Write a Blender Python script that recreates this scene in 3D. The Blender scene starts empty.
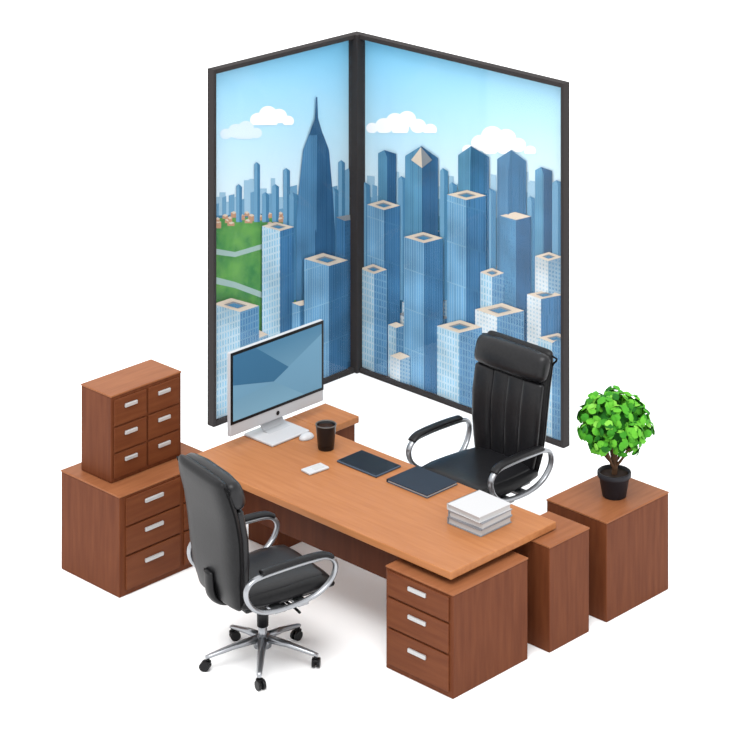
import bpy, bmesh, math, random
from mathutils import Vector, Matrix
random.seed(7)
S = bpy.context.scene
S.view_settings.view_transform = 'Standard'
S.view_settings.look = 'None'
COL = bpy.context.collection

# ---------------------------------------------------------------- materials
def lin(c):
    c /= 255.0
    return c/12.92 if c <= .04045 else ((c+.055)/1.055)**2.4
EXPO = 1.75
def rgb(c, e=None):
    e = EXPO if e is None else e
    return (lin(c[0])/e, lin(c[1])/e, lin(c[2])/e, 1)

def base_mat(name, c, rough=.5, metal=0, spec=.3, e=None):
    m = bpy.data.materials.new(name); m.use_nodes = True
    b = m.node_tree.nodes['Principled BSDF']
    b.inputs['Base Color'].default_value = rgb(c, e)
    b.inputs['Roughness'].default_value = rough
    b.inputs['Metallic'].default_value = metal
    b.inputs['Specular IOR Level'].default_value = spec
    return m

def noisy(name, c1, c2, scale=(1,1,1), nscale=4, rough=.5, metal=0, spec=.3, e=None, detail=4, bump=0, dist=0):
    m = base_mat(name, c1, rough, metal, spec, e)
    nt = m.node_tree; N = nt.nodes; Lk = nt.links
    b = N['Principled BSDF']
    tc = N.new('ShaderNodeTexCoord'); mp = N.new('ShaderNodeMapping')
    mp.inputs['Scale'].default_value = scale
    nz = N.new('ShaderNodeTexNoise'); nz.inputs['Scale'].default_value = nscale
    nz.inputs['Detail'].default_value = detail
    nz.inputs['Distortion'].default_value = dist
    cr = N.new('ShaderNodeValToRGB')
    cr.color_ramp.elements[0].position = .3; cr.color_ramp.elements[0].color = rgb(c1, e)
    cr.color_ramp.elements[1].position = .7; cr.color_ramp.elements[1].color = rgb(c2, e)
    Lk.new(tc.outputs['Object'], mp.inputs['Vector']); Lk.new(mp.outputs['Vector'], nz.inputs['Vector'])
    Lk.new(nz.outputs['Fac'], cr.inputs['Fac']); Lk.new(cr.outputs['Color'], b.inputs['Base Color'])
    if bump:
        bp = N.new('ShaderNodeBump'); bp.inputs['Strength'].default_value = bump
        bp.inputs['Distance'].default_value = .003
        Lk.new(nz.outputs['Fac'], bp.inputs['Height']); Lk.new(bp.outputs['Normal'], b.inputs['Normal'])
    return m

CE = 1.5   # exposure compensation for the skyline artwork
def facade(name, c, line, w=.03, h=.035, mortar=.006, e=None):
    e = CE if e is None else e
    m = base_mat(name, c, .6, 0, .1, e)
    nt = m.node_tree; N = nt.nodes; Lk = nt.links
    b = N['Principled BSDF']
    g = N.new('ShaderNodeNewGeometry'); sx = N.new('ShaderNodeSeparateXYZ')
    ad = N.new('ShaderNodeMath'); ad.operation = 'ADD'
    cb = N.new('ShaderNodeCombineXYZ'); br = N.new('ShaderNodeTexBrick')
    br.offset = 0; br.squash = 1
    br.inputs['Scale'].default_value = 1
    br.inputs['Brick Width'].default_value = w
    br.inputs['Row Height'].default_value = h
    br.inputs['Mortar Size'].default_value = mortar
    br.inputs['Mortar Smooth'].default_value = .2
    c2 = tuple(min(255, v*1.1+4) for v in c)
    br.inputs['Color1'].default_value = rgb(c, e)
    br.inputs['Color2'].default_value = rgb(c2, e)
    br.inputs['Mortar'].default_value = rgb(line, e)
    Lk.new(g.outputs['Position'], sx.inputs[0])
    Lk.new(sx.outputs['X'], ad.inputs[0]); Lk.new(sx.outputs['Y'], ad.inputs[1])
    Lk.new(ad.outputs[0], cb.inputs['X']); Lk.new(sx.outputs['Z'], cb.inputs['Y'])
    nz = N.new('ShaderNodeTexNoise'); nz.inputs['Scale'].default_value = 3.5; nz.inputs['Detail'].default_value = 1
    mr = N.new('ShaderNodeMapRange'); mr.inputs['From Min'].default_value=.3; mr.inputs['From Max'].default_value=.7
    mr.inputs['To Min'].default_value=.80; mr.inputs['To Max'].default_value=1.18
    ml = N.new('ShaderNodeVectorMath'); ml.operation='SCALE'
    Lk.new(g.outputs['Position'], nz.inputs['Vector']); Lk.new(nz.outputs['Fac'], mr.inputs['Value'])
    Lk.new(cb.outputs[0], br.inputs['Vector']); Lk.new(br.outputs['Color'], ml.inputs[0]); Lk.new(mr.outputs[0], ml.inputs['Scale'])
    Lk.new(ml.outputs[0], b.inputs['Base Color'])
    return m

M = {}
M['top']   = noisy('wood_desktop', (212,142,90), (196,126,76), (1.2,14,14), 2.5, .42, spec=.18, e=1.78, dist=.4)  # kept lighter than the sides: light on the desktop put into its colour
M['ctop']  = noisy('wood_cabinet_top', (182,116,76), (166,102,65), (14,1.5,14), 2.5, .5, spec=.12, e=1.85)  # lighter than the side wood, light falling on the tops is in the colour
M['side']  = noisy('wood_cabinet_side', (138,77,46), (120,63,36), (12,12,1.2), 2.5, .5, spec=.10, e=2.05)  # sides and drawers darker than the tops: shading put into the wood colour
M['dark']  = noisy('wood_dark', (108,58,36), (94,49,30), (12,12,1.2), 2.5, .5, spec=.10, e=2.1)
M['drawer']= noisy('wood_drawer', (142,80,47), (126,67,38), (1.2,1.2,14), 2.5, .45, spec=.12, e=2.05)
M['handle']= base_mat('handle_steel', (225,225,225), .3, .3, .5)
M['leather']= noisy('black_leather', (27,27,30), (18,18,20), (1,1,1), 60, .40, spec=.22, bump=.12)
M['leather2']= noisy('black_leather_soft', (34,34,37), (25,25,28), (1,1,1), 60, .34, spec=.28, bump=.12)
M['seam']  = base_mat('stitch_seam', (10,10,12), .7, 0, .1)
M['plastic']= base_mat('black_plastic', (20,20,23), .4, 0, .25)
M['chrome'] = base_mat('brushed_chrome', (188,191,196), .28, .85, .5, e=1.6)
M['frame'] = base_mat('window_frame_metal', (66,62,62), .7, 0, .1)
M['white'] = base_mat('white_plastic', (232,233,236), .35, 0, .4, e=1.7)
M['alu']   = base_mat('monitor_aluminium', (214,217,222), .35, 0, .4, e=1.7)
M['bezel'] = base_mat('monitor_bezel', (14,16,20), .3, 0, .2)
M['slate'] = base_mat('slate_cover', (44,54,68), .5, 0, .15)
M['slate2']= base_mat('slate_edge', (84,98,116), .5, 0, .2)
M['glassblk']= base_mat('tablet_glass', (12,15,28), .3, 0, .18)
M['paper'] = base_mat('paper', (226,226,226), .8, 0, .1, e=1.8)
M['bookgrey'] = base_mat('book_cover_grey', (160,162,168), .6, 0, .2)
M['bookwhite'] = base_mat('book_cover_white', (240,240,242), .6, 0, .2, e=1.9)
M['mug']   = base_mat('mug_black', (30,30,34), .35, 0, .3)
M['coffee']= base_mat('coffee', (58,36,26), .3, 0, .2)
M['rim']   = base_mat('mug_rim', (110,104,100), .4, 0, .3)
M['pot']   = base_mat('pot_charcoal', (44,44,50), .5, 0, .2)
M['soil']  = base_mat('soil', (60,42,32), .9)
M['bark']  = noisy('bark', (110,76,48), (86,58,36), (1,1,6), 12, .8)

# ---------------------------------------------------------------- mesh helpers
def finish(name, bm, mats, parent=None, smooth=False):
    me = bpy.data.meshes.new(name)
    bmesh.ops.recalc_face_normals(bm, faces=bm.faces[:])
    bm.to_mesh(me); bm.free()
    for m in (mats if isinstance(mats, (list, tuple)) else [mats]): me.materials.append(m)
    if smooth:
        for p in me.polygons: p.use_smooth = True
    o = bpy.data.objects.new(name, me); COL.objects.link(o)
    if parent: o.parent = parent
    return o

def empty(name, loc=(0,0,0), rz=0, sc=1):
    e = bpy.data.objects.new(name, None); COL.objects.link(e)
    e.empty_display_size = .1
    e.location = loc; e.rotation_euler = (0,0,rz)
    e.scale = sc if isinstance(sc, tuple) else (sc,)*3
    return e

def bm_box(bm, lo, hi, bev=.0, seg=2, mi=0, tmi=None):
    r = bmesh.ops.create_cube(bm, size=1)
    vs = r['verts']
    for v in vs:
        v.co = Vector(((lo[i]+hi[i])/2 + v.co[i]*(hi[i]-lo[i])) for i in range(3))
    fs = set(f for v in vs for f in v.link_faces)
    for f in fs:
        f.material_index = mi
        if tmi is not None and f.calc_center_median().z > hi[2]-1e-5: f.material_index = tmi
    if bev:
        es = list(set(e for v in vs for e in v.link_edges))
        bmesh.ops.bevel(bm, geom=es, offset=bev, segments=seg, affect='EDGES', profile=.5)

def box(name, lo, hi, mats, parent=None, bev=.004, seg=2, tmi=None, smooth=False):
    bm = bmesh.new(); bm_box(bm, lo, hi, bev, seg, 0, tmi)
    return finish(name, bm, mats, parent, smooth)

def bm_cyl(bm, p0, p1, r0, r1=None, n=24, mi=0, bev=0):
    r1 = r0 if r1 is None else r1
    p0 = Vector(p0); p1 = Vector(p1); d = p1-p0
    q = Vector((0,0,1)).rotation_difference(d.normalized()).to_matrix().to_4x4()
    mt = Matrix.Translation((p0+p1)/2) @ q
    r = bmesh.ops.create_cone(bm, cap_ends=True, segments=n, radius1=r0, radius2=r1, depth=d.length, matrix=mt)
    for f in set(f for v in r['verts'] for f in v.link_faces):
        f.material_index = mi
        f.smooth = len(f.verts) == 4

def cyl(name, p0, p1, r0, r1, mat, parent, n=28):
    bm = bmesh.new(); bm_cyl(bm, p0, p1, r0, r1, n)
    return finish(name, bm, mat, parent)

def revolve(name, prof, mats, parent=None, n=36, center=(0,0,0), mis=None):
    bm = bmesh.new(); rings = []
    for (r, z) in prof:
        if r < 1e-5: rings.append([bm.verts.new((center[0], center[1], center[2]+z))]); continue
        rings.append([bm.verts.new((center[0]+r*math.cos(2*math.pi*i/n), center[1]+r*math.sin(2*math.pi*i/n), center[2]+z)) for i in range(n)])
    for k in range(len(rings)-1):
        a, b = rings[k], rings[k+1]
        for i in range(n):
            j = (i+1) % n
            if len(a) == 1 and len(b) == 1: continue
            if len(a) == 1: f = bm.faces.new((a[0], b[i], b[j]))
            elif len(b) == 1: f = bm.faces.new((a[i], a[j], b[0]))
            else: f = bm.faces.new((a[i], a[j], b[j], b[i]))
            f.smooth = True
            if mis: f.material_index = mis[k]
    return finish(name, bm, mats, parent)

def catmull(pts, closed, sub=8):
    P = [Vector(p) for p in pts]; n = len(P); out = []
    rng = range(n) if closed else range(n-1)
    for i in rng:
        if closed: a,b,c,d = P[(i-1)%n],P[i],P[(i+1)%n],P[(i+2)%n]
        else: a,b,c,d = P[max(i-1,0)],P[i],P[i+1],P[min(i+2,n-1)]
        for k in range(sub):
            t = k/sub
            out.append(.5*((2*b)+(-a+c)*t+(2*a-5*b+4*c-d)*t*t+(-a+3*b-3*c+d)*t**3))
    if not closed: out.append(P[-1])
    return out

def tube(name, pts, r, mat, parent, closed=False, n=12, sub=8, flat=1.0, side=Vector((1,0,0))):
    C = catmull(pts, closed, sub); bm = bmesh.new(); rings = []
    m = len(C)
    for i, c in enumerate(C):
        if closed: t = C[(i+1)%m]-C[(i-1)%m]
        else: t = C[min(i+1,m-1)]-C[max(i-1,0)]
        t.normalize()
        sd = side - t*side.dot(t)
        if sd.length < .05: sd = t.orthogonal()
        sd.normalize(); u = t.cross(sd)
        rings.append([bm.verts.new(c + sd*r*flat*math.cos(2*math.pi*k/n) + u*r*math.sin(2*math.pi*k/n)) for k in range(n)])
    for i in range(m if closed else m-1):
        a = rings[i]; b = rings[(i+1)%m]
        for k in range(n):
            bm.faces.new((a[k], a[(k+1)%n], b[(k+1)%n], b[k]))
    if not closed:
        bm.faces.new(rings[0]); bm.faces.new(rings[-1])
    return finish(name, bm, mat, parent, True)

def loft(name, secs, mat, parent, n=32, e=3.5, cap=.02):
    """secs: (center, halfwidth vec, half thickness vec)"""
    secs = [(Vector(a),Vector(b),Vector(c)) for a,b,c in secs]
    d0 = (secs[0][0]-secs[1][0]).normalized(); d1 = (secs[-1][0]-secs[-2][0]).normalized()
    def capsec(s, d):
        out = []
        for k in (1,2,3):
            a = k*math.pi/6
            w = s[1]*(1-(1-math.cos(a))*cap/s[1].length); h = s[2]*max(.05, math.cos(a) if k<3 else .25)
            out.append((s[0]+d*cap*math.sin(a), w, h))
        return out
    full = capsec(secs[0], d0)[::-1]+secs+capsec(secs[-1], d1)
    bm = bmesh.new(); rings = []
    for c, a, b in full:
        ring = []
        for k in range(n):
            t = 2*math.pi*k/n; ct, st = math.cos(t), math.sin(t)
            ring.append(bm.verts.new(c + a*math.copysign(abs(ct)**(2/e), ct) + b*math.copysign(abs(st)**(2/2.2), st)))
        rings.append(ring)
    for i in range(len(rings)-1):
        for k in range(n):
            bm.faces.new((rings[i][k], rings[i][(k+1)%n], rings[i+1][(k+1)%n], rings[i+1][k]))
    bm.faces.new(rings[0]); bm.faces.new(rings[-1])
    return finish(name, bm, mat, parent, True)

# ---------------------------------------------------------------- floor
fl = noisy('floor_white', (250,250,250), (252,252,252), (1,1,1), .5, 1, spec=0, e=1.0)
bm = bmesh.new()
bmesh.ops.create_grid(bm, x_segments=1, y_segments=1, size=45)
finish('floor', bm, fl)

# ---------------------------------------------------------------- drawers
def drawer_front(bm_d, bm_h, face, a0, a1, z0, z1, p, t=.012, hl=.11):
    g = .006; m = (a0+a1)/2; zh = z0+(z1-z0)*.66
    if face == '+x':
        bm_box(bm_d, (p, a0+g, z0+g), (p+t, a1-g, z1-g), .003)
        bm_box(bm_h, (p+t-.002, m-hl/2, zh-.012), (p+t+.012, m+hl/2, zh+.012), .004)
    else:
        bm_box(bm_d, (a0+g, p-t, z0+g), (a1-g, p, z1-g), .003)
        bm_box(bm_h, (m-hl/2, p-t-.012, zh-.012), (m+hl/2, p-t+.002, zh+.012), .004)

def cabinet(name, lo, hi, parent=None, drawers=None, topm='ctop', sidem='side', bev=.005):
    if parent is None: parent = empty(name)
    x0,y0,z0 = lo; x1,y1,z1 = hi
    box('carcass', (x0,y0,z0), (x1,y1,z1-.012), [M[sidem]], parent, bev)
    box('top_panel', (x0-.003,y0-.003,z1-.0115), (x1+.003,y1+.003,z1), [M[topm]], parent, .004)  # separate panel so the lit-top tone can be put into its colour
    if drawers:
        bd = bmesh.new(); bh = bmesh.new()
        for d in drawers: drawer_front(bd, bh, *d)
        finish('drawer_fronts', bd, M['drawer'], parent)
        finish('handles', bh, M['handle'], parent)
    return parent

# left credenza
H1 = .63
dz = [.03,.25,.43,.61]
dr = []
for i in range(3):
    dr.append(('+x', -3.63, -3.17, dz[i], dz[i+1], 1.543, .012, .15))
    dr.append(('+x', -3.15, -2.87, dz[i], dz[i+1], 1.543, .012, .12))
cabinet('credenza_cabinet', (.970,-3.67,0), (1.543,-2.85,H1), drawers=dr)

# small file cabinet on the credenza
dr = []
zz = [H1+.02, H1+.185, H1+.35, H1+.525]
for i in range(3):
    dr.append(('+x', -3.57,-3.295, zz[i], zz[i+1], 1.36, .010, .10))
    dr.append(('+x', -3.29,-3.02, zz[i], zz[i+1], 1.36, .010, .10))
cabinet('filing_cabinet', (1.065,-3.585,H1+.001), (1.36,-3.00,H1+.55), drawers=dr)

# plant stand cabinet
cabinet('side_cabinet', (3.43,-1.81,0), (3.905,-1.195,.61))

# ---------------------------------------------------------------- desk
desk = empty('executive_desk')
ZT = .68
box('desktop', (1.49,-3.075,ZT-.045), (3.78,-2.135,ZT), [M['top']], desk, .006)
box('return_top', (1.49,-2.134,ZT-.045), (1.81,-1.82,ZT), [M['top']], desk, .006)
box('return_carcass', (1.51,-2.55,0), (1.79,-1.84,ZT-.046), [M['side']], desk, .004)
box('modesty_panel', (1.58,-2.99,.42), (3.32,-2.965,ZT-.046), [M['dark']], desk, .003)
dd = [('-y', 3.34, 3.835, .03, .25, -3.14, .012, .14), ('-y', 3.34, 3.835, .25, .43, -3.14, .012, .14), ('-y', 3.34, 3.835, .43, .585, -3.14, .012, .14)]
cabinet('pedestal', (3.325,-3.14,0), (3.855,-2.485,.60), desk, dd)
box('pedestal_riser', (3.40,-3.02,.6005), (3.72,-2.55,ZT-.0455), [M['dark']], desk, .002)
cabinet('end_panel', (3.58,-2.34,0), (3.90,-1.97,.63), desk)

# ---------------------------------------------------------------- chair
def chair(name, loc, rz, sc):
    E = empty(name, loc, rz, sc)
    # backrest spine (y,z,halfwidth,halfthick)
    sp = [(-.235,.46,.205,.032),(-.250,.57,.226,.042),(-.258,.70,.240,.048),(-.268,.84,.247,.048),(-.290,.98,.246,.045),(-.322,1.10,.240,.042),(-.337,1.155,.228,.034)]
    def frame(i):
        a = sp[max(i-1,0)]; b = sp[min(i+1,len(sp)-1)]
        t = Vector((0,b[0]-a[0],b[1]-a[1])).normalized()
        return Vector((0,t.z,-t.y))
    secs = [((0,y,z),(w,0,0),tuple(frame(i)*th)) for i,(y,z,w,th) in enumerate(sp)]
    loft('back_shell', secs, M['leather'], E, e=5, cap=.03)
    for nm, cx, hw in (('back_pad_left',-.168,.068),('back_pad_center_left',-.051,.057),('back_pad_center_right',.051,.057),('back_pad_right',.168,.068)):
        ss = []
        for i,(y,z,w,th) in enumerate(sp[:5]):
            f = frame(i); k = w/.247
            side = abs(cx) > .1
            off = th*.80 + (.004 if side else 0)
            c = Vector((cx*k,y,z))+f*off
            ss.append((tuple(c),(hw*k,0,0),tuple(f*(.024 if side else .020))))
        loft(nm, ss, M['leather2'], E, n=24, e=4.5)
    # headrest pillow
    f = frame(5)
    c0 = Vector((0,-.300,1.01))+f*.05; c1 = Vector((0,-.336,1.15))+f*.045
    mid = (c0+c1)/2; up = (c1-c0)
    loft('headrest', [((-.205,mid.y,mid.z),tuple(up*.58),tuple(f*.048)),
                      ((-.1,mid.y+.002,mid.z),tuple(up*.64),tuple(f*.058)),
                      ((.1,mid.y+.002,mid.z),tuple(up*.64),tuple(f*.058)),
                      ((.205,mid.y,mid.z),tuple(up*.58),tuple(f*.048))], M['leather2'], E, e=3, cap=.04)
    tube('back_piping', [(-w*.985, y, z) for (y,z,w,t) in sp]+[(w*.985, y, z) for (y,z,w,t) in sp[::-1]], .006, M['seam'], E, n=8, sub=4)
    # seat cushion
    st = [(-.21,.465,.225,.040),(-.12,.468,.245,.045),(0,.470,.255,.048),(.12,.474,.255,.050),(.21,.472,.248,.048),(.255,.458,.238,.040)]
    loft('seat', [((0,y,z),(w,0,0),(0,0,t)) for y,z,w,t in st], M['leather'], E, e=5, cap=.03)
    loft('seat_pad', [((0,y,z+.032),(w*.84,0,0),(0,0,.026)) for y,z,w,t in st[:5]], M['leather2'], E, e=4, cap=.03)
    box('seat_pan', (-.19,-.2,.405), (.19,.2,.432), M['plastic'], E, .008)
    tube('back_bracket', [(0,-.05,.405),(0,-.2,.40),(0,-.285,.46),(0,-.302,.60)], .018, M['plastic'], E, flat=2.2)
    box('tilt_mechanism', (-.085,-.13,.345), (.085,.12,.404), M['plastic'], E, .015)
    cyl('tilt_knob', (.12,.02,.37),(.18,.02,.37), .02,.02, M['plastic'], E)
    tube('tilt_lever', [(.08,.05,.375),(.18,.06,.372),(.25,.065,.36)], .007, M['plastic'], E)
    for s, nm in ((-1,'left'),(1,'right')):
        x = s*.285
        loop = [(x,-.20,.640),(x,-.05,.652),(x,.10,.655),(x,.20,.645),(x,.245,.595),(x,.225,.52),(x*.97,.15,.455),(x*.94,.03,.425),(x*.94,-.10,.425),(x*.97,-.19,.46),(x,-.245,.53),(x,-.25,.60)]
        tube('arm_loop_'+nm, loop, .0125, M['chrome'], E, closed=True, flat=1.4)
        tube('arm_pad_'+nm, [(x,-.17,.664),(x,-.05,.674),(x,.10,.676),(x,.18,.668),(x,.222,.645)], .014, M['plastic'], E, flat=1.9, n=14)
        bm = bmesh.new()
        bm_box(bm, (min(x*.97,s*.17),-.09,.408),(max(x*.97,s*.17),-.03,.428), .004)
        bm_box(bm, (min(x*.97,s*.17),.04,.408),(max(x*.97,s*.17),.10,.428), .004)
        finish('arm_bracket_'+nm, bm, M['chrome'], E)
    cyl('gas_lift_cover', (0,0,.20),(0,0,.345), .028,.030, M['plastic'], E)
    cyl('gas_lift', (0,0,.10),(0,0,.22), .022,.022, M['chrome'], E)
    cyl('hub', (0,0,.085),(0,0,.15), .045,.034, M['chrome'], E)
    bm = bmesh.new(); bw = bmesh.new()
    for i in range(5):
        a = math.radians(-33+72*i)
        d = Vector((math.cos(a), math.sin(a), 0)); sd = Vector((-d.y,d.x,0)); up = Vector((0,0,1))
        prof = [(.03,.130,.024,.022),(.14,.112,.019,.017),(.265,.080,.014,.012),(.288,.074,.012,.010)]
        rings = []
        for r,z,w,h in prof:
            c = d*r+up*z
            rings.append([bm.verts.new(c+sd*w*math.cos(t)+up*h*math.sin(t)) for t in [2*math.pi*k/12 for k in range(12)]])
        for j in range(3):
            for k in range(12):
                ff = bm.faces.new((rings[j][k],rings[j][(k+1)%12],rings[j+1][(k+1)%12],rings[j+1][k])); ff.smooth = True
        bm.faces.new(rings[0]); bm.faces.new(rings[-1])
        c = d*.278
        bm_cyl(bw, c+up*.050, c+up*.070, .010, n=12)
        wd = Matrix.Rotation(.5+i*1.3, 3, 'Z') @ d; ws = Vector((-wd.y,wd.x,0))
        wc = c + wd*.012 + up*.026
        bm_cyl(bw, wc-ws*.020, wc-ws*.006, .026, n=20)
        bm_cyl(bw, wc+ws*.006, wc+ws*.020, .026, n=20)
        bm_cyl(bw, wc-ws*.009, wc+ws*.009, .016, n=16)
        bm_cyl(bw, c+up*.042, c+up*.053, .018, n=16)
    finish('star_base', bm, M['chrome'], E)
    finish('casters', bw, M['plastic'], E)
    return E

chair('office_chair', (2.75,-3.59,0), math.radians(-12), (1.14,1.22,1.04))
chair('office_chair', (2.70,-1.62,0), math.radians(180), (1.24,1.18,1.06))

# ---------------------------------------------------------------- desktop computer
pc = empty('desktop_computer', (1.60,0,0))
y0,y1,z0,z1 = -2.80,-1.955,.765,1.305
box('monitor_housing', (-.022,y0,z0), (.010,y1,z1), M['alu'], pc, .008, 3)
box('monitor_bezel', (.0095,y0+.002,z0+.075), (.0125,y1-.002,z1-.002), M['bezel'], pc, .001)
def screen_mat():
    m = base_mat('screen_wallpaper', (80,140,180), .4, 0, .1)
    nt=m.node_tree; N=nt.nodes; Lk=nt.links
    b=N['Principled BSDF']
    g=N.new('ShaderNodeNewGeometry'); sx=N.new('ShaderNodeSeparateXYZ'); Lk.new(g.outputs['Position'],sx.inputs[0])
    mr=N.new('ShaderNodeMapRange'); mr.inputs['From Min'].default_value=.85; mr.inputs['From Max'].default_value=1.3
    cr=N.new('ShaderNodeValToRGB')
    cr.color_ramp.elements[0].color=rgb((140,190,218),1.6); cr.color_ramp.elements[1].color=rgb((84,140,176),1.6)
    Lk.new(sx.outputs['Z'],mr.inputs['Value']); Lk.new(mr.outputs[0],cr.inputs['Fac']); Lk.new(cr.outputs['Color'],b.inputs['Base Color'])
    return m
M['screen']=screen_mat()
M['scr2']=base_mat('screen_shape_light',(124,176,208),.4,0,.1,e=1.6)
M['scr3']=base_mat('screen_shape_dark',(66,122,162),.4,0,.1,e=1.6)
sy0,sy1,sz0,sz1 = y0+.022,y1-.022,z0+.095,z1-.022
box('screen', (.0124,sy0,sz0), (.0134,sy1,sz1), M['screen'], pc, 0)
def scrpoly(nm, pts, x, mat):
    bm=bmesh.new(); bm.faces.new([bm.verts.new((x,sy0+(sy1-sy0)*a,sz0+(sz1-sz0)*b)) for a,b in pts])
    finish(nm,bm,mat,pc)
scrpoly('wallpaper_shape', [(0,.0),(0,.55),(.45,.38),(1,.85),(1,0)], .0137, M['scr2'])
scrpoly('wallpaper_shape_2', [(.0,1),(.0,.55),(.45,.38),(.62,.52),(.25,1)], .0138, M['scr3'])
scrpoly('wallpaper_shape_3', [(.0,.0),(.0,.3),(.45,.38),(.8,0)], .0139, M['screen'])
cyl('chin_button', (.009,(y0+y1)/2,z0+.038),(.0125,(y0+y1)/2,z0+.038), .014,.014, M['bezel'], pc)
bm=bmesh.new(); prof=[(-.05,.93),(-.075,.84),(-.07,.76),(-.03,.705),(.02,ZT+.018)]
ra=[]
for x,z in prof:
    ra.append([bm.verts.new((x+dx,(y0+y1)/2+s*.095,z)) for dx,s in ((-.008,-1),(-.008,1),(.008,1),(.008,-1))])
for i in range(len(ra)-1):
    for k in range(4): bm.faces.new((ra[i][k],ra[i][(k+1)%4],ra[i+1][(k+1)%4],ra[i+1][k]))
bm.faces.new(ra[0]); bm.faces.new(ra[-1])
finish('stand_neck', bm, M['alu'], pc)
box('stand_foot', (-.10,-2.58,ZT+.001), (.17,-2.24,ZT+.018), M['white'], pc, .007, 3)

# ---------------------------------------------------------------- desk items
bm=bmesh.new()
bmesh.ops.create_uvsphere(bm,u_segments=24,v_segments=14,radius=1)
for v in bm.verts:
    z=max(v.co.z,-.0)
    v.co=Vector((1.82+v.co.x*.040, -2.32+v.co.y*.057, ZT+.001+z*.036))
finish('computer_mouse',bm,M['white'],None,True)
kp=empty('remote_control', (2.215,-2.63,ZT+.001), math.radians(-6))
box('body',(-.045,-.08,0),(.045,.08,.014),M['white'],kp,.005,3)
box('button_strip',(-.03,-.02,.0135),(.03,.055,.0155),M['paper'],kp,.001)
mg=empty('coffee_cup',(2.03,-2.35,ZT+.001))
revolve('cup',[(0,0),(.046,0),(.052,.006),(.066,.150),(.069,.156),(.068,.160),(.064,.161),(.060,.155),(.054,.02),(0,.018)],[M['mug'],M['rim']],mg,mis=[0,0,0,0,1,1,1,0,0])
revolve('coffee',[(0,.140),(.0592,.140)],M['coffee'],mg)
tb=empty('tablet_computer',(2.40,-2.335,ZT+.001),0)
box('case',(-.175,-.115,0),(.175,.115,.012),M['slate2'],tb,.005,3)
box('glass',(-.168,-.108,.0115),(.168,.108,.0135),M['glassblk'],tb,.001)
nb=empty('notebook',(2.835,-2.305,ZT+.001),0)
box('cover_back',(-.172,-.14,0),(.172,.14,.004),M['slate2'],nb,.001)
box('pages',(-.165,-.135,.004),(.168,.135,.014),M['paper'],nb,.001)
box('cover_front',(-.172,-.14,.014),(.172,.14,.019),M['slate'],nb,.0015)
box('spine',(-.175,-.14,0),(-.168,.14,.019),M['slate'],nb,.0015)
bs=empty('book_stack',(3.465,-2.475,ZT+.001),0)
z=0
for i,(dx,dy,rot,th) in enumerate([(0,0,0,.040),(.004,.003,1.5,.040),(-.003,0,-2,.036)]):
    sub=bpy.data.objects.new('book_%d'%(i+1),None); COL.objects.link(sub); sub.parent=bs
    sub.location=(dx,dy,z); sub.rotation_euler=(0,0,math.radians(rot))
    c=M['bookwhite'] if i==2 else M['bookgrey']
    box('cover_bottom',(-.135,-.14,0),(.135,.14,.005),c,sub,.001)
    box('pages',(-.128,-.133,.005),(.130,.133,th-.005),M['paper'],sub,.001)
    box('cover_top',(-.135,-.14,th-.005),(.135,.14,th),c,sub,.001)
    box('spine',(-.1355,-.14,0),(-.128,.14,th),c,sub,.001)
    z+=th+.0005

# ---------------------------------------------------------------- potted tree
pt=empty('potted_tree',(3.70,-1.48,.611))
revolve('pot',[(0,0),(.070,0),(.075,.006),(.095,.12),(.103,.122),(.106,.128),(.106,.150),(.102,.154),(.094,.152),(.090,.125),(0,.122)],M['pot'],pt)
revolve('soil',[(0,.136),(.091,.134)],M['soil'],pt)
tube('trunk',[(0,0,.12),(.006,.0,.2),(-.004,.004,.28),(0,0,.40)],.018,M['bark'],pt)
for i,(a,h) in enumerate([(0,.21),(1.3,.23),(2.5,.19),(3.8,.22),(5,.20)]):
    tube('branch_%d'%i,[(0,0,h-.03),(.05*math.cos(a),.05*math.sin(a),h+.02),(.12*math.cos(a),.12*math.sin(a),h+.12)],.009,M['bark'],pt,sub=5,n=8)
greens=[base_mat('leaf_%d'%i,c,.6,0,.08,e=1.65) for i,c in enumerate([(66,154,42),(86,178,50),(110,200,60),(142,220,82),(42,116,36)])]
bm=bmesh.new()
CZ=.435
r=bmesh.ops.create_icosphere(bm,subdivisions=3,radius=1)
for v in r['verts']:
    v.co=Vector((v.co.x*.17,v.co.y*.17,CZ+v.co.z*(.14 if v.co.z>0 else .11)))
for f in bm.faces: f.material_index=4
def leaf(p,nn,L):
    t=nn.orthogonal().normalized(); t=Matrix.Rotation(random.uniform(0,6.28),3,nn)@t; s=nn.cross(t)
    n=7; ctr=bm.verts.new(p+nn*.003); ring=[]
    for k in range(n):
        a=2*math.pi*k/n
        rr=L*.5*(1.12 if k==0 else .92)
        ring.append(bm.verts.new(p+t*rr*math.cos(a)+s*rr*.88*math.sin(a)-nn*.004))
    mi=random.choices([0,1,2,3,4],[3,4,3.5,1.5,1])[0]
    for k in range(n):
        f=bm.faces.new((ctr,ring[k],ring[(k+1)%n])); f.material_index=mi
N=30
for i in range(N):
    u=1-1.85*(i+.5)/N
    a=i*2.39996; r=math.sqrt(max(0,1-u*u))
    c=Vector((r*math.cos(a)*.170,r*math.sin(a)*.170,CZ+u*(.155 if u>0 else .12)))
    c+=Vector((random.uniform(-.012,.012),random.uniform(-.012,.012),random.uniform(-.01,.01)))
    rad=random.uniform(.062,.080)
    for k in range(30):
        w=random.uniform(-.7,1); b=random.uniform(0,6.283); rr=math.sqrt(1-w*w)
        nrm=Vector((rr*math.cos(b),rr*math.sin(b),w))
        nn=(nrm+Vector((random.uniform(-.3,.3),random.uniform(-.3,.3),random.uniform(0,.4)))).normalized()
        leaf(c+nrm*rad*random.uniform(.85,1.05),nn,random.uniform(.050,.066))
finish('foliage',bm,greens,pt)

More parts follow.
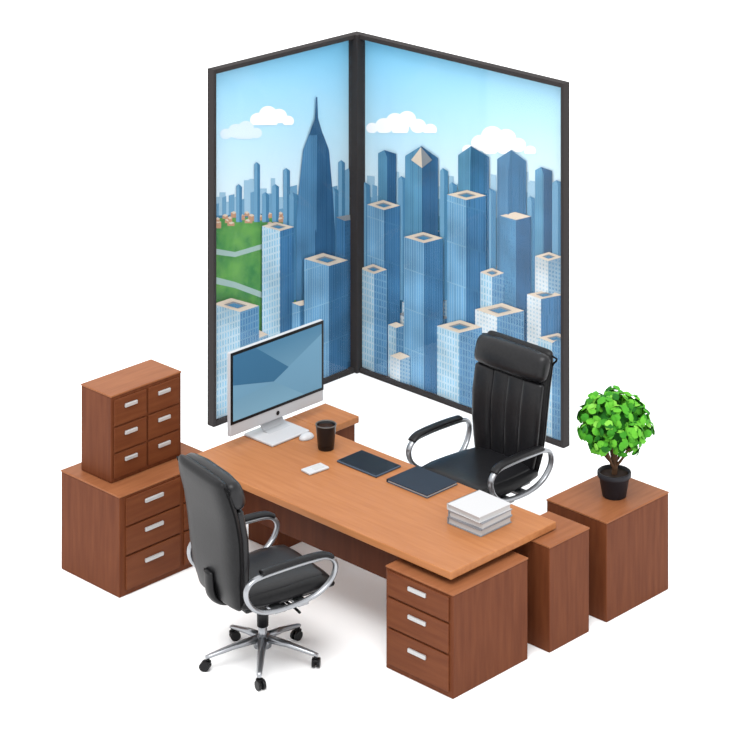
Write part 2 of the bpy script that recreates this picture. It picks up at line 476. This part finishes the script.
# ---------------------------------------------------------------- windows
HW=2.59; FD=.07; FW=.028
def rail(bm,pane,s0,s1,q0,q1,z0,z1,bev=.004):
    if pane=='R': bm_box(bm,(s0,q0,z0),(s1,q1,z1),bev)
    else: bm_box(bm,(-q1,-s1,z0),(-q0,-s0,z1),bev)
WR=2.055; WL=1.48; PC=.026
win={}
for pane,W,nm in (('L',WL,'window_1'),('R',WR,'window_2')):
    E=empty(nm); win[pane]=E
    bm=bmesh.new()
    rail(bm,pane,PC,W-FW,0,FD,HW-.034,HW)
    rail(bm,pane,PC,W-FW,0,FD,0,.038)
    rail(bm,pane,W-FW,W,0,FD,0,HW)
    if pane=='R': bm_box(bm,(-FD,-PC,0),(PC,FD,HW),.004)
    finish('frame',bm,M['frame'],E)

XC,YC,HC=13.600,-13.841,7.35
def rect(pane,ax,ay,q):
    """rectify a point of the skyline artwork onto the relief sheet lying q metres outside the glass line"""
    dx=ax-366
    if pane=='R': k=(q-YC)/(1812.4+.6983*dx)
    else: k=(-q-XC)/(-1768+.7158*dx)
    X=XC+k*(-1768+.7158*dx); Y=YC+k*(1812.4+.6983*dx); Z=HC-k*(ay+587)
    Z=min(max(Z,.02),HW-.02)
    if pane=='R': X=min(max(X,-FD+.008),WR-.02)
    else: Y=max(min(Y,FD-.008),-WL+.02)
    return Vector((X,Y,Z))

def skymat():
    m=base_mat('sky_backdrop',(150,205,240),.9,0,0)
    nt=m.node_tree;N=nt.nodes;Lk=nt.links;b=N['Principled BSDF']
    g=N.new('ShaderNodeNewGeometry'); vm=N.new('ShaderNodeVectorMath'); vm.operation='DOT_PRODUCT'
    vm.inputs[1].default_value=(-.2,.2,1)
    mr=N.new('ShaderNodeMapRange'); mr.inputs['From Min'].default_value=1.3; mr.inputs['From Max'].default_value=2.5
    cr=N.new('ShaderNodeValToRGB')
    ee=1.25
    cr.color_ramp.elements[0].color=rgb((226,242,250),ee); cr.color_ramp.elements[1].color=rgb((130,206,244),ee)
    e=cr.color_ramp.elements.new(.5); e.color=rgb((184,228,248),ee)
    Lk.new(g.outputs['Position'],vm.inputs[0]); Lk.new(vm.outputs['Value'],mr.inputs['Value'])
    Lk.new(mr.outputs[0],cr.inputs['Fac']); Lk.new(cr.outputs['Color'],b.inputs['Base Color'])
    return m
SK=skymat()
for pane,W in (('L',WL),('R',WR)):
    bm=bmesh.new()
    if pane=='R': bm_box(bm,(-FD+.004,FD-.006,.02),(W-.01,FD-.001,HW-.02))
    else: bm_box(bm,(-FD+.001,-W+.01,.02),(-FD+.006,FD-.007,HW-.02))
    finish('sky_backdrop',bm,SK,win[pane])

def art(pane,bm,pts,q,mi):
    P=[rect(pane,a,b,q) for a,b in pts]
    f=bm.faces.new([bm.verts.new(p) for p in P]); f.material_index=mi

XR={'L':(209,358),'R':(354,572)}
def bld(pane,bm,x0,xr,x1,yt,h,q0,ml,mr_,mroof,dr=.008,yb=470,pointed=False,xa=None,well=False):
    lo,hi=XR[pane]
    xa=(x0+x1-xr) if xa is None else xa
    c=lambda v:min(max(v,lo),hi)
    x0,xr,x1,xa=c(x0),c(xr),c(x1),c(xa)
    if x1-x0<2: return
    L=rect(pane,x0,yt+h*.45,q0);R=rect(pane,x1,yt+h*.55,q0);F=rect(pane,xr,yt+h,q0-dr);A=rect(pane,xa,yt,q0)
    Lb=rect(pane,x0,yb,q0);Rb=rect(pane,x1,yb,q0);Fb=rect(pane,xr,yb,q0-dr)
    v={k:bm.verts.new(p) for k,p in dict(L=L,R=R,F=F,A=A,Lb=Lb,Rb=Rb,Fb=Fb).items()}
    def fc(ks,mi):
        f=bm.faces.new([v[k] for k in ks]); f.material_index=mi
    fc(('L','F','Fb','Lb'),ml); fc(('F','R','Rb','Fb'),mr_)  # left face lighter, right face darker: side shading painted into the colours
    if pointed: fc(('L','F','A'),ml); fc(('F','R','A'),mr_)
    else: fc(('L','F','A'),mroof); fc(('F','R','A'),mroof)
    if well:
        cx=(x0+x1)/2; cy=yt+h*.5
        art(pane,bm,[(cx+(a-cx)*.5,cy+(b-cy)*.5) for a,b in ((x0,yt+h*.45),(xr,yt+h),(x1,yt+h*.55),(xa,yt))],q0-dr-.001,15)
        art(pane,bm,[(cx+(a-cx)*.36,cy+.6+(b-cy)*.36) for a,b in ((x0,yt+h*.45),(xr,yt+h),(x1,yt+h*.55),(xa,yt))],q0-dr-.0013,9)

F=[facade('facade_deep_lit',(72,126,168),(94,150,188),.022,.03,.004),      #0
   facade('facade_deep_shaded',(46,90,130),(62,108,148),.022,.03,.004),       #1
   facade('facade_mid_lit',(104,158,198),(144,190,220),.024,.30,.005),     #2
   facade('facade_mid_shaded',(56,106,150),(76,128,168),.024,.30,.005),       #3
   facade('facade_bright_lit',(136,186,214),(196,222,236),.026,.05,.008),     #4
   facade('facade_bright_shaded',(78,130,172),(116,162,196),.026,.05,.006),      #5
   base_mat('roof_tan',(238,222,202),.8,0,0,e=1.55),                     #6
   base_mat('haze_far',(166,204,228),.9,0,0,e=CE-.1),                    #7
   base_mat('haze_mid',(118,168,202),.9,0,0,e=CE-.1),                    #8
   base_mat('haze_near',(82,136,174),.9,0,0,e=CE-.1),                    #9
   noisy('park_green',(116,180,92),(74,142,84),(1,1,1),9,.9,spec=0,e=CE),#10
   base_mat('road_pale',(176,204,200),.9,0,0,e=CE),                      #11
   noisy('city_ground',(98,150,180),(66,116,152),(1,1,1),6,.9,spec=0,e=CE), #12
   base_mat('cloud_white',(250,252,255),.9,0,0,e=1.15),                  #13
   base_mat('cloud_shade',(222,238,250),.9,0,0,e=1.25),                  #14
   base_mat('roof_grey',(150,156,162),.8,0,0,e=1.6),                     #15
   base_mat('brick_town',(206,160,128),.8,0,0,e=CE),                     #16
   facade('facade_pale_lit',(168,198,216),(226,234,238),.03,.03,.009),     #17
   facade('facade_pale_shaded',(104,150,186),(154,186,208),.03,.03,.008),     #18
   facade('tower_steel_lit',(74,124,164),(90,142,180),.02,3,.004),         #19
   facade('tower_steel_shaded',(46,90,130),(58,106,146),.02,3,.004),          #20
   facade('tower_teal_lit',(86,142,178),(108,164,194),.02,3,.004),         #21
   facade('tower_teal_shaded',(50,100,140),(64,118,156),.02,3,.004),          #22
]  # paired facades and towers: lit and shaded copies, light put into the colour
def cloud(pane,bm,blobs,q,mi,base):
    for cx,cy,r in blobs:
        pts=[]
        for k in range(20):
            a=2*math.pi*k/20
            pts.append((cx+r*math.cos(a),min(cy+r*.9*math.sin(a),base)))
        out=[]
        for p in pts:
            if not out or abs(p[0]-out[-1][0])+abs(p[1]-out[-1][1])>.05: out.append(p)
        art(pane,bm,out,q,mi); q-=.00012

# ---- left pane
bm=bmesh.new()
cloud('L',bm,[(226,134,6),(236,131,8),(246,128,8),(256,133,6),(244,135,9)],.0620,14,139)
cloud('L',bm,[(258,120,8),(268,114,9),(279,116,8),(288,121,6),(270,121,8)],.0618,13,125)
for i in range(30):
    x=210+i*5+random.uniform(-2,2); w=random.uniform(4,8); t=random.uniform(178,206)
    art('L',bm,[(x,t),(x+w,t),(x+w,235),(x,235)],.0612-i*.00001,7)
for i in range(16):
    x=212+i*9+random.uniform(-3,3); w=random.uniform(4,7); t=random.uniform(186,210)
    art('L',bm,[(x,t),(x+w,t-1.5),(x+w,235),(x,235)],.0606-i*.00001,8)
art('L',bm,[(203,218),(362,208),(362,480),(203,480)],.0602,12)
art('L',bm,[(203,220),(240,218),(300,214),(300,330),(240,350),(203,350)],.0600,10)
art('L',bm,[(203,250),(235,252),(262,244),(300,232),(300,236),(262,249),(235,257),(203,256)],.0598,11)
art('L',bm,[(203,278),(235,282),(262,292),(280,300),(280,306),(262,298),(235,288),(203,285)],.0597,11)
for i in range(34):
    x=random.uniform(212,300); y=random.uniform(211,222); w=random.uniform(4,8)
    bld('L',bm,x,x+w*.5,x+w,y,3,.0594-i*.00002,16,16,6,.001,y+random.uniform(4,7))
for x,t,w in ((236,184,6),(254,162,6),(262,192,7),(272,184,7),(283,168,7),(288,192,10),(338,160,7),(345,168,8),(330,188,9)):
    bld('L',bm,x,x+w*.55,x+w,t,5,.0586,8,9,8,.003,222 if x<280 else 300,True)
# spire tower
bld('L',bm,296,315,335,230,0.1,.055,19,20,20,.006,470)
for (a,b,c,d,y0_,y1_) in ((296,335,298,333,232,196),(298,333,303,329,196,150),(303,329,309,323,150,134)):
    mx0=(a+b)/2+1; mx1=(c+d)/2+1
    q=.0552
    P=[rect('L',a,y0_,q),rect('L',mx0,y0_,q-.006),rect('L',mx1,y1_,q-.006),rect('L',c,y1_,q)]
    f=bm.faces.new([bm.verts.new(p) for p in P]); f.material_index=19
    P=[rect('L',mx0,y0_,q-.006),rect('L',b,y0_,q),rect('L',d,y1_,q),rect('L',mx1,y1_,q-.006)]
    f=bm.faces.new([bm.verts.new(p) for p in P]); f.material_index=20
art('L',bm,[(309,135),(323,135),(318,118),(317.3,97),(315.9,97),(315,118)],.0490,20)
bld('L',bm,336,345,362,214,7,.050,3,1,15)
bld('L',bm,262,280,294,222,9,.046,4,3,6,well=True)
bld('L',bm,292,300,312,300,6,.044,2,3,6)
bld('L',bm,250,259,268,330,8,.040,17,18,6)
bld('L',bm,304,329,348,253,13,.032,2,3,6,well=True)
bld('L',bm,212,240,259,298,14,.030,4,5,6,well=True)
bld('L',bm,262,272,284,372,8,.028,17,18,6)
finish('city_relief',bm,F,win['L'])

# ---- right pane
bm=bmesh.new()
cloud('R',bm,[(372,128,6),(384,126,9),(395,121,9),(407,119,9),(418,126,8),(430,130,7),(400,128,9)],.0620,13,133)
cloud('R',bm,[(468,150,6),(480,143,9),(492,136,11),(506,138,10),(518,145,8),(530,151,6),(490,147,9),(504,147,8)],.0620,13,154)
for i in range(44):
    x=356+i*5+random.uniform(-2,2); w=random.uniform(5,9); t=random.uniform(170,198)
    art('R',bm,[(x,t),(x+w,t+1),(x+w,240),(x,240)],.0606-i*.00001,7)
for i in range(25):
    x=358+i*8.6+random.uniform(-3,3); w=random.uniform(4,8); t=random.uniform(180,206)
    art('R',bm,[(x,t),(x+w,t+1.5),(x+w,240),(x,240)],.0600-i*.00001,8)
art('R',bm,[(350,212),(575,222),(575,480),(350,480)],.0596,12)
for i in range(100):
    x=random.uniform(356,562); y=222+(i/100)*135; w=random.uniform(8,14)
    ml,mr2=random.choice(((8,9),(0,1),(2,3),(17,18)))
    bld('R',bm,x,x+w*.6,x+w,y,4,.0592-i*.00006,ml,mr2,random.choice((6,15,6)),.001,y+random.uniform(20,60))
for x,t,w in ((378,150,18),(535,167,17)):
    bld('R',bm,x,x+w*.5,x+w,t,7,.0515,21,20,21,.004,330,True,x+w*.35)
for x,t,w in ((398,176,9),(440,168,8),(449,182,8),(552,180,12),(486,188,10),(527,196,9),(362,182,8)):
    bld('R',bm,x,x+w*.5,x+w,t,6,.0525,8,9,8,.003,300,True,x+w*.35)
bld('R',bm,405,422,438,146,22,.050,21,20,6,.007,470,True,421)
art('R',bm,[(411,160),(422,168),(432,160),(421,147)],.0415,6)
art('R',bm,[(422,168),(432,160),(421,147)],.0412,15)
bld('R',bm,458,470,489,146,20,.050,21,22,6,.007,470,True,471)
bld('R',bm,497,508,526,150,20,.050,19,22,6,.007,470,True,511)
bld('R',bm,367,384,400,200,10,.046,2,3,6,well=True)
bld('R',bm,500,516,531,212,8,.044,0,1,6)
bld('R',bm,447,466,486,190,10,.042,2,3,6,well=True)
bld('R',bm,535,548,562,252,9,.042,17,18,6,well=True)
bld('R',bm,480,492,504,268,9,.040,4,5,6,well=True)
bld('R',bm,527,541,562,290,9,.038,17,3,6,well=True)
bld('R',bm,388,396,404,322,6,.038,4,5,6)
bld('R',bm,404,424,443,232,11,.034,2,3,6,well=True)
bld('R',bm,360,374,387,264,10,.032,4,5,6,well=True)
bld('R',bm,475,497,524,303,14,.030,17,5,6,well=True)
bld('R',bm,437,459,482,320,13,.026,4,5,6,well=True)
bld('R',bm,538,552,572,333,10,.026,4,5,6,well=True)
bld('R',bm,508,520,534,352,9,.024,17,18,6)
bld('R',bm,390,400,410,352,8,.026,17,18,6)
finish('city_relief',bm,F,win['R'])
# glass
gm=bpy.data.materials.new('window_glass'); gm.use_nodes=True
nt=gm.node_tree; nt.nodes.clear()
o=nt.nodes.new('ShaderNodeOutputMaterial'); mx=nt.nodes.new('ShaderNodeMixShader'); tr=nt.nodes.new('ShaderNodeBsdfTransparent'); gl=nt.nodes.new('ShaderNodeBsdfGlossy')
gl.inputs['Roughness'].default_value=.05; mx.inputs[0].default_value=.015
nt.links.new(tr.outputs[0],mx.inputs[1]); nt.links.new(gl.outputs[0],mx.inputs[2]); nt.links.new(mx.outputs[0],o.inputs[0])
for pane,W in (('L',WL),('R',WR)):
    bm=bmesh.new(); rail(bm,pane,PC-.004,W-FW+.004,.008,.012,.034,HW-.030,0)
    finish('glass_pane',bm,gm,win[pane])

# ---------------------------------------------------------------- light
w=bpy.data.worlds.new('studio_white'); S.world=w; w.use_nodes=True
w.node_tree.nodes['Background'].inputs[0].default_value=(1,1,1,1)
w.node_tree.nodes['Background'].inputs[1].default_value=1.55
sd=bpy.data.lights.new('sun','SUN'); sd.energy=2.2; sd.angle=math.radians(35)
so=bpy.data.objects.new('sun',sd); COL.objects.link(so)
so.rotation_euler=Vector((.28,-.42,1.0)).to_track_quat('Z','Y').to_euler()
so.location=(4,-5,8)

# ---------------------------------------------------------------- camera
cd=bpy.data.cameras.new('camera'); cam=bpy.data.objects.new('camera',cd); COL.objects.link(cam)
cd.sensor_width=36; cd.lens=36*2532/732; cd.shift_y=-953/732
cd.clip_end=200
cam.location=(XC,YC,HC)
fw=Vector((-.6983,.7158,0)).normalized()
cam.rotation_euler=fw.to_track_quat('-Z','Y').to_euler()
S.camera=cam
